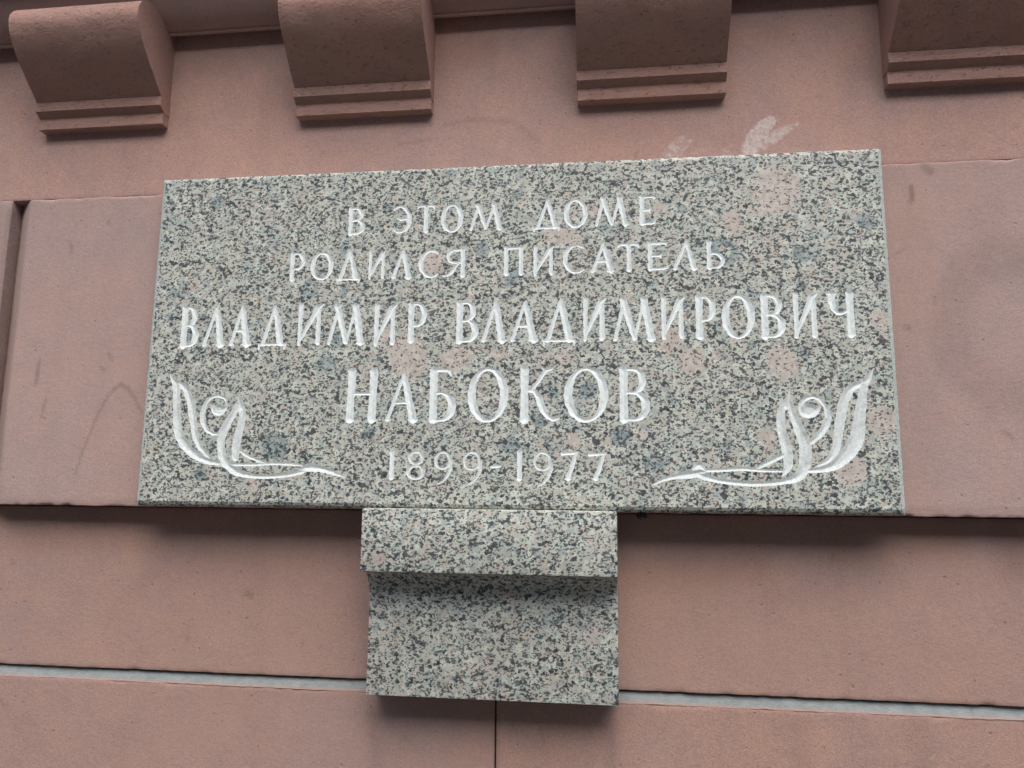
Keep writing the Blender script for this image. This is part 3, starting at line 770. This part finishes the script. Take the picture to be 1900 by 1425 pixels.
    used, remap, vv, fl = submesh('slab', faces)
    ring = [idx[i, 0] for i in range(nx+1)]+[idx[nx, j] for j in range(1, nz+1)]+[idx[i, nz] for i in range(nx-1, -1, -1)]+[idx[0, j] for j in range(nz-1, 0, -1)]
    ring = [int(remap[r_]) for r_ in ring]; nr = len(ring)
    crs = CR[used].tolist()
    zlow = 1.8708; frost = []
    prev = ring
    for lev in range(3):
        cur = []
        for r_ in ring:
            x, y, z = vv[r_]
            lft, rgt, bt, tp = abs(x-gx0) < 1e-6, abs(x-gx1) < 1e-6, abs(z-gz0) < 1e-6, abs(z-gz1) < 1e-6
            jg = 0.0008*fbm(x*120, 1.0, z*120)
            if lev == 0: ex, ed, zb, yy = CH*0.55, CH*0.5, gz0-0.0048, 0.0022+jg*0.5
            elif lev == 1: ex, ed, zb, yy = CH+jg, CH+jg, zlow+jg*0.3, 0.0062
            else: ex, ed, zb, yy = CH, CH, zlow, 0.0325
            if not bt and lev < 2: yy = (0.0008, 0.0026)[lev]+jg*0.4
            nx_ = gx0-ex if lft else (gx1+ex if rgt else x)
            nz_ = zb if bt else (gz1+ed if tp else z)
            cur.append(len(vv)); vv.append((nx_, yy, nz_)); crs.append((0, 0, 0, 1))
        for k in range(nr):
            if lev < 2 and (nx <= k < nx+nz or k >= 2*nx+nz): frost.append(len(fl))
            fl.append((prev[(k+1) % nr], prev[k], cur[k], cur[(k+1) % nr]))
        prev = cur
    fl.append(tuple(reversed(prev)))
    me = pymesh('slab', vv, fl, False)
    if len(me.vertices) == len(crs):
        at_ = me.attributes.new('crystal', 'FLOAT_COLOR', 'POINT'); at_.data.foreach_set('color', np.array(crs, np.float32).ravel())
    child('slab', me, M_GRAN, plaque); me.materials.append(M_FROST)
    if len(me.polygons) == len(fl):
        for k in frost: me.polygons[k].material_index = 1
    fo = {}
    for o_ in range(len(items)): fo[o_] = full_q[full_o == o_].tolist()+let_f.get(o_, [])
    for k, (nm, strokes, L) in enumerate(items):
        if not fo[k]: continue
        used, remap, vv, fl = submesh(nm, fo[k])
        me = pymesh(nm, vv, fl, False)
        if len(me.vertices) == len(used):
            at_ = me.attributes.new('crystal', 'FLOAT_COLOR', 'POINT'); at_.data.foreach_set('color', CR[used].astype(np.float32).ravel())
        worn = L is not None and L[0] == 5 and L[1] in '89'
        worn = worn or L is None
        child(nm, me, M_WORN if worn else M_PAINT, plaque)
build_plaque()
# rusty peg under the slab, beside the bracket
pp = at(1192, 958, 0.03)
bm = bmesh.new(); bmesh.ops.create_cone(bm, cap_ends=True, segments=10, radius1=0.0075, radius2=0.0065, depth=0.05)
bmesh.ops.rotate(bm, verts=bm.verts, matrix=Matrix.Rotation(math.radians(90), 3, 'X')); bmesh.ops.translate(bm, verts=bm.verts, vec=(pp[0], 0.040, 1.8645))
for v in bm.verts: v.co.z += 0.0012*fbm(v.co.x*300, v.co.y*200, v.co.z*300)
me = bpy.data.meshes.new('iron_peg'); bm.to_mesh(me); bm.free()
child('iron_peg', me, M_IRON, plaque)

# ------------------------------------------------------------------ granite bracket under the plaque
bracket = thing('granite_bracket', 'speckled granite bracket with projecting cap and hollowed neck under the memorial plaque', 'bracket', (-0.18, 0.07, 1.571))
def bevel_obj(ob, wd, ang=30):
    bm = bmesh.new(); bm.from_mesh(ob.data)
    es = [e for e in bm.edges if len(e.link_faces) == 2 and e.calc_face_angle(0) > math.radians(ang)]
    bmesh.ops.bevel(bm, geom=es, offset=wd, segments=2, affect='EDGES', profile=0.6)
    for f in bm.faces: f.smooth = True
    for e in bm.edges:
        e.smooth = not (len(e.link_faces) == 2 and e.calc_face_angle(0) > math.radians(50))
    bm.to_mesh(ob.data); bm.free()
yc, yb_ = -0.035, 0.011
cap = extrude_profile('cap', [(0.072, 1.7715), (yc+0.012, 1.7715), (yc, 1.7718), (yc, 1.8722), (0.072, 1.8722)], -0.3874, 0.0246, bracket, M_GRAN, 2)
bevel_obj(cap, 0.0035)
prof = [(0.072, 1.7712), (yc+0.004, 1.7712)]
cyy, czz, R1, R2 = yc+0.004, 1.7155, yb_-(yc+0.004), 1.7712-1.7155
for k in range(1, 13):
    a = math.radians(90-k*90/12); prof.append((cyy+R1*math.sin(math.radians(k*90/12)), czz+R2*math.cos(math.radians(k*90/12))))
prof = [(0.072, 1.7712), (yc+0.004, 1.7712)]
for k in range(1, 15):          # quarter hollow: leaves the cap level, ends upright
    q = math.radians(k*90/14); prof.append((yc+0.004+R1*math.sin(q)**0.9, 1.7712-R2*(1-math.cos(q))))
prof += [(yb_, 1.5712), (0.072, 1.5712)]
body = extrude_profile('body', prof, -0.3838, 0.0250, bracket, M_GRAN, 2)
bevel_obj(body, 0.0022)

# ------------------------------------------------------------------ the street the house stands in
M_ROAD = plain('asphalt', (0.05, 0.05, 0.052), 0.9, 0.2, 20.0, 0.4)
M_STUCCO = plain('ochre_stucco', (0.28, 0.20, 0.12), 0.95, 0.08, 3.0, 0.2)
M_STUC2 = plain('grey_stucco', (0.22, 0.21, 0.19), 0.95, 0.08, 3.0, 0.2)
M_PANE = plain('dark_window_glass', (0.03, 0.035, 0.04), 0.12, 0.1, 2.0, 0.0)
M_ROOF = plain('sheet_metal_roof', (0.12, 0.13, 0.13), 0.6, 0.1, 3.0, 0.05)
def sheet(name, mat, y0, y1, z):
    ob = new_obj(name, pymesh(name, [(-70, y0, z), (70, y0, z), (70, y1, z), (-70, y1, z)], [(0, 1, 2, 3)], False), mat); ob['kind'] = 'structure'; return ob
sheet('ground', M_ROAD, -60, 20, -0.16)
sheet('road', M_ROAD, -11.5, -3.2, -0.13)
def solid(name, mat, x0, x1, y0, y1, z0, z1):
    ob = box(name, None, mat, x0, x1, y0, y1, z0, z1) if False else None
    bm = bmesh.new(); bmesh.ops.create_cube(bm, size=1.0)
    for v in bm.verts: v.co = Vector(((x0+x1)/2+v.co.x*(x1-x0), (y0+y1)/2+v.co.y*(y1-y0), (z0+z1)/2+v.co.z*(z1-z0)))
    me = bpy.data.meshes.new(name); bm.to_mesh(me); bm.free()
    return new_obj(name, me, mat)
for y0, y1 in ((-3.2, 0.9), (-15.2, -11.5)):
    solid('pavement', M_PAVE, -70, 70, y0, y1, -0.15, 0.0)['kind'] = 'structure'
def townhouse(x0, x1, h, mat, label, storeys):
    t = thing('townhouse', label, 'building', ((x0+x1)/2, -15.2, 0)); t['group'] = 'houses across the street'
    def part(name, m, a, b, c, d, e, f, p=t):
        ob = solid(name, m, a, b, c, d, e, f); ob.parent = p
        ob.matrix_parent_inverse = Matrix.Translation(-Vector(t.location)) if p is t else Matrix.Identity(4); return ob
    part('wall', mat, x0, x1, -25, -15.2, 0, h)
    part('roof', M_ROOF, x0-0.1, x1+0.1, -25, -14.8, h, h+0.35)
    part('plinth', M_PAVE, x0+0.01, x1-0.01, -15.3, -15.12, 0, 0.9)
    n = int((x1-x0)/2.6); sh = (h-1.2)/storeys
    for k in range(storeys):
        for i in range(n):
            cx = x0+(i+0.5)*(x1-x0)/n; z = 1.3+k*sh
            part('window', M_PANE, cx-0.55, cx+0.55, -15.25, -15.17, z, z+sh*0.6)
            part('window_sill', M_PAVE, cx-0.68, cx+0.68, -15.25, -15.08, z-0.12, z-0.01)
townhouse(-44, -13.0, 12.4, M_STUC2, 'long grey stucco townhouse with a metal roof across the street', 4)
townhouse(-12.95, 11.95, 13.4, M_STUCCO, 'ochre stucco townhouse between two grey ones across the street', 4)
townhouse(12.0, 46, 11.5, M_STUC2, 'lower grey stucco townhouse of three storeys across the street', 3)
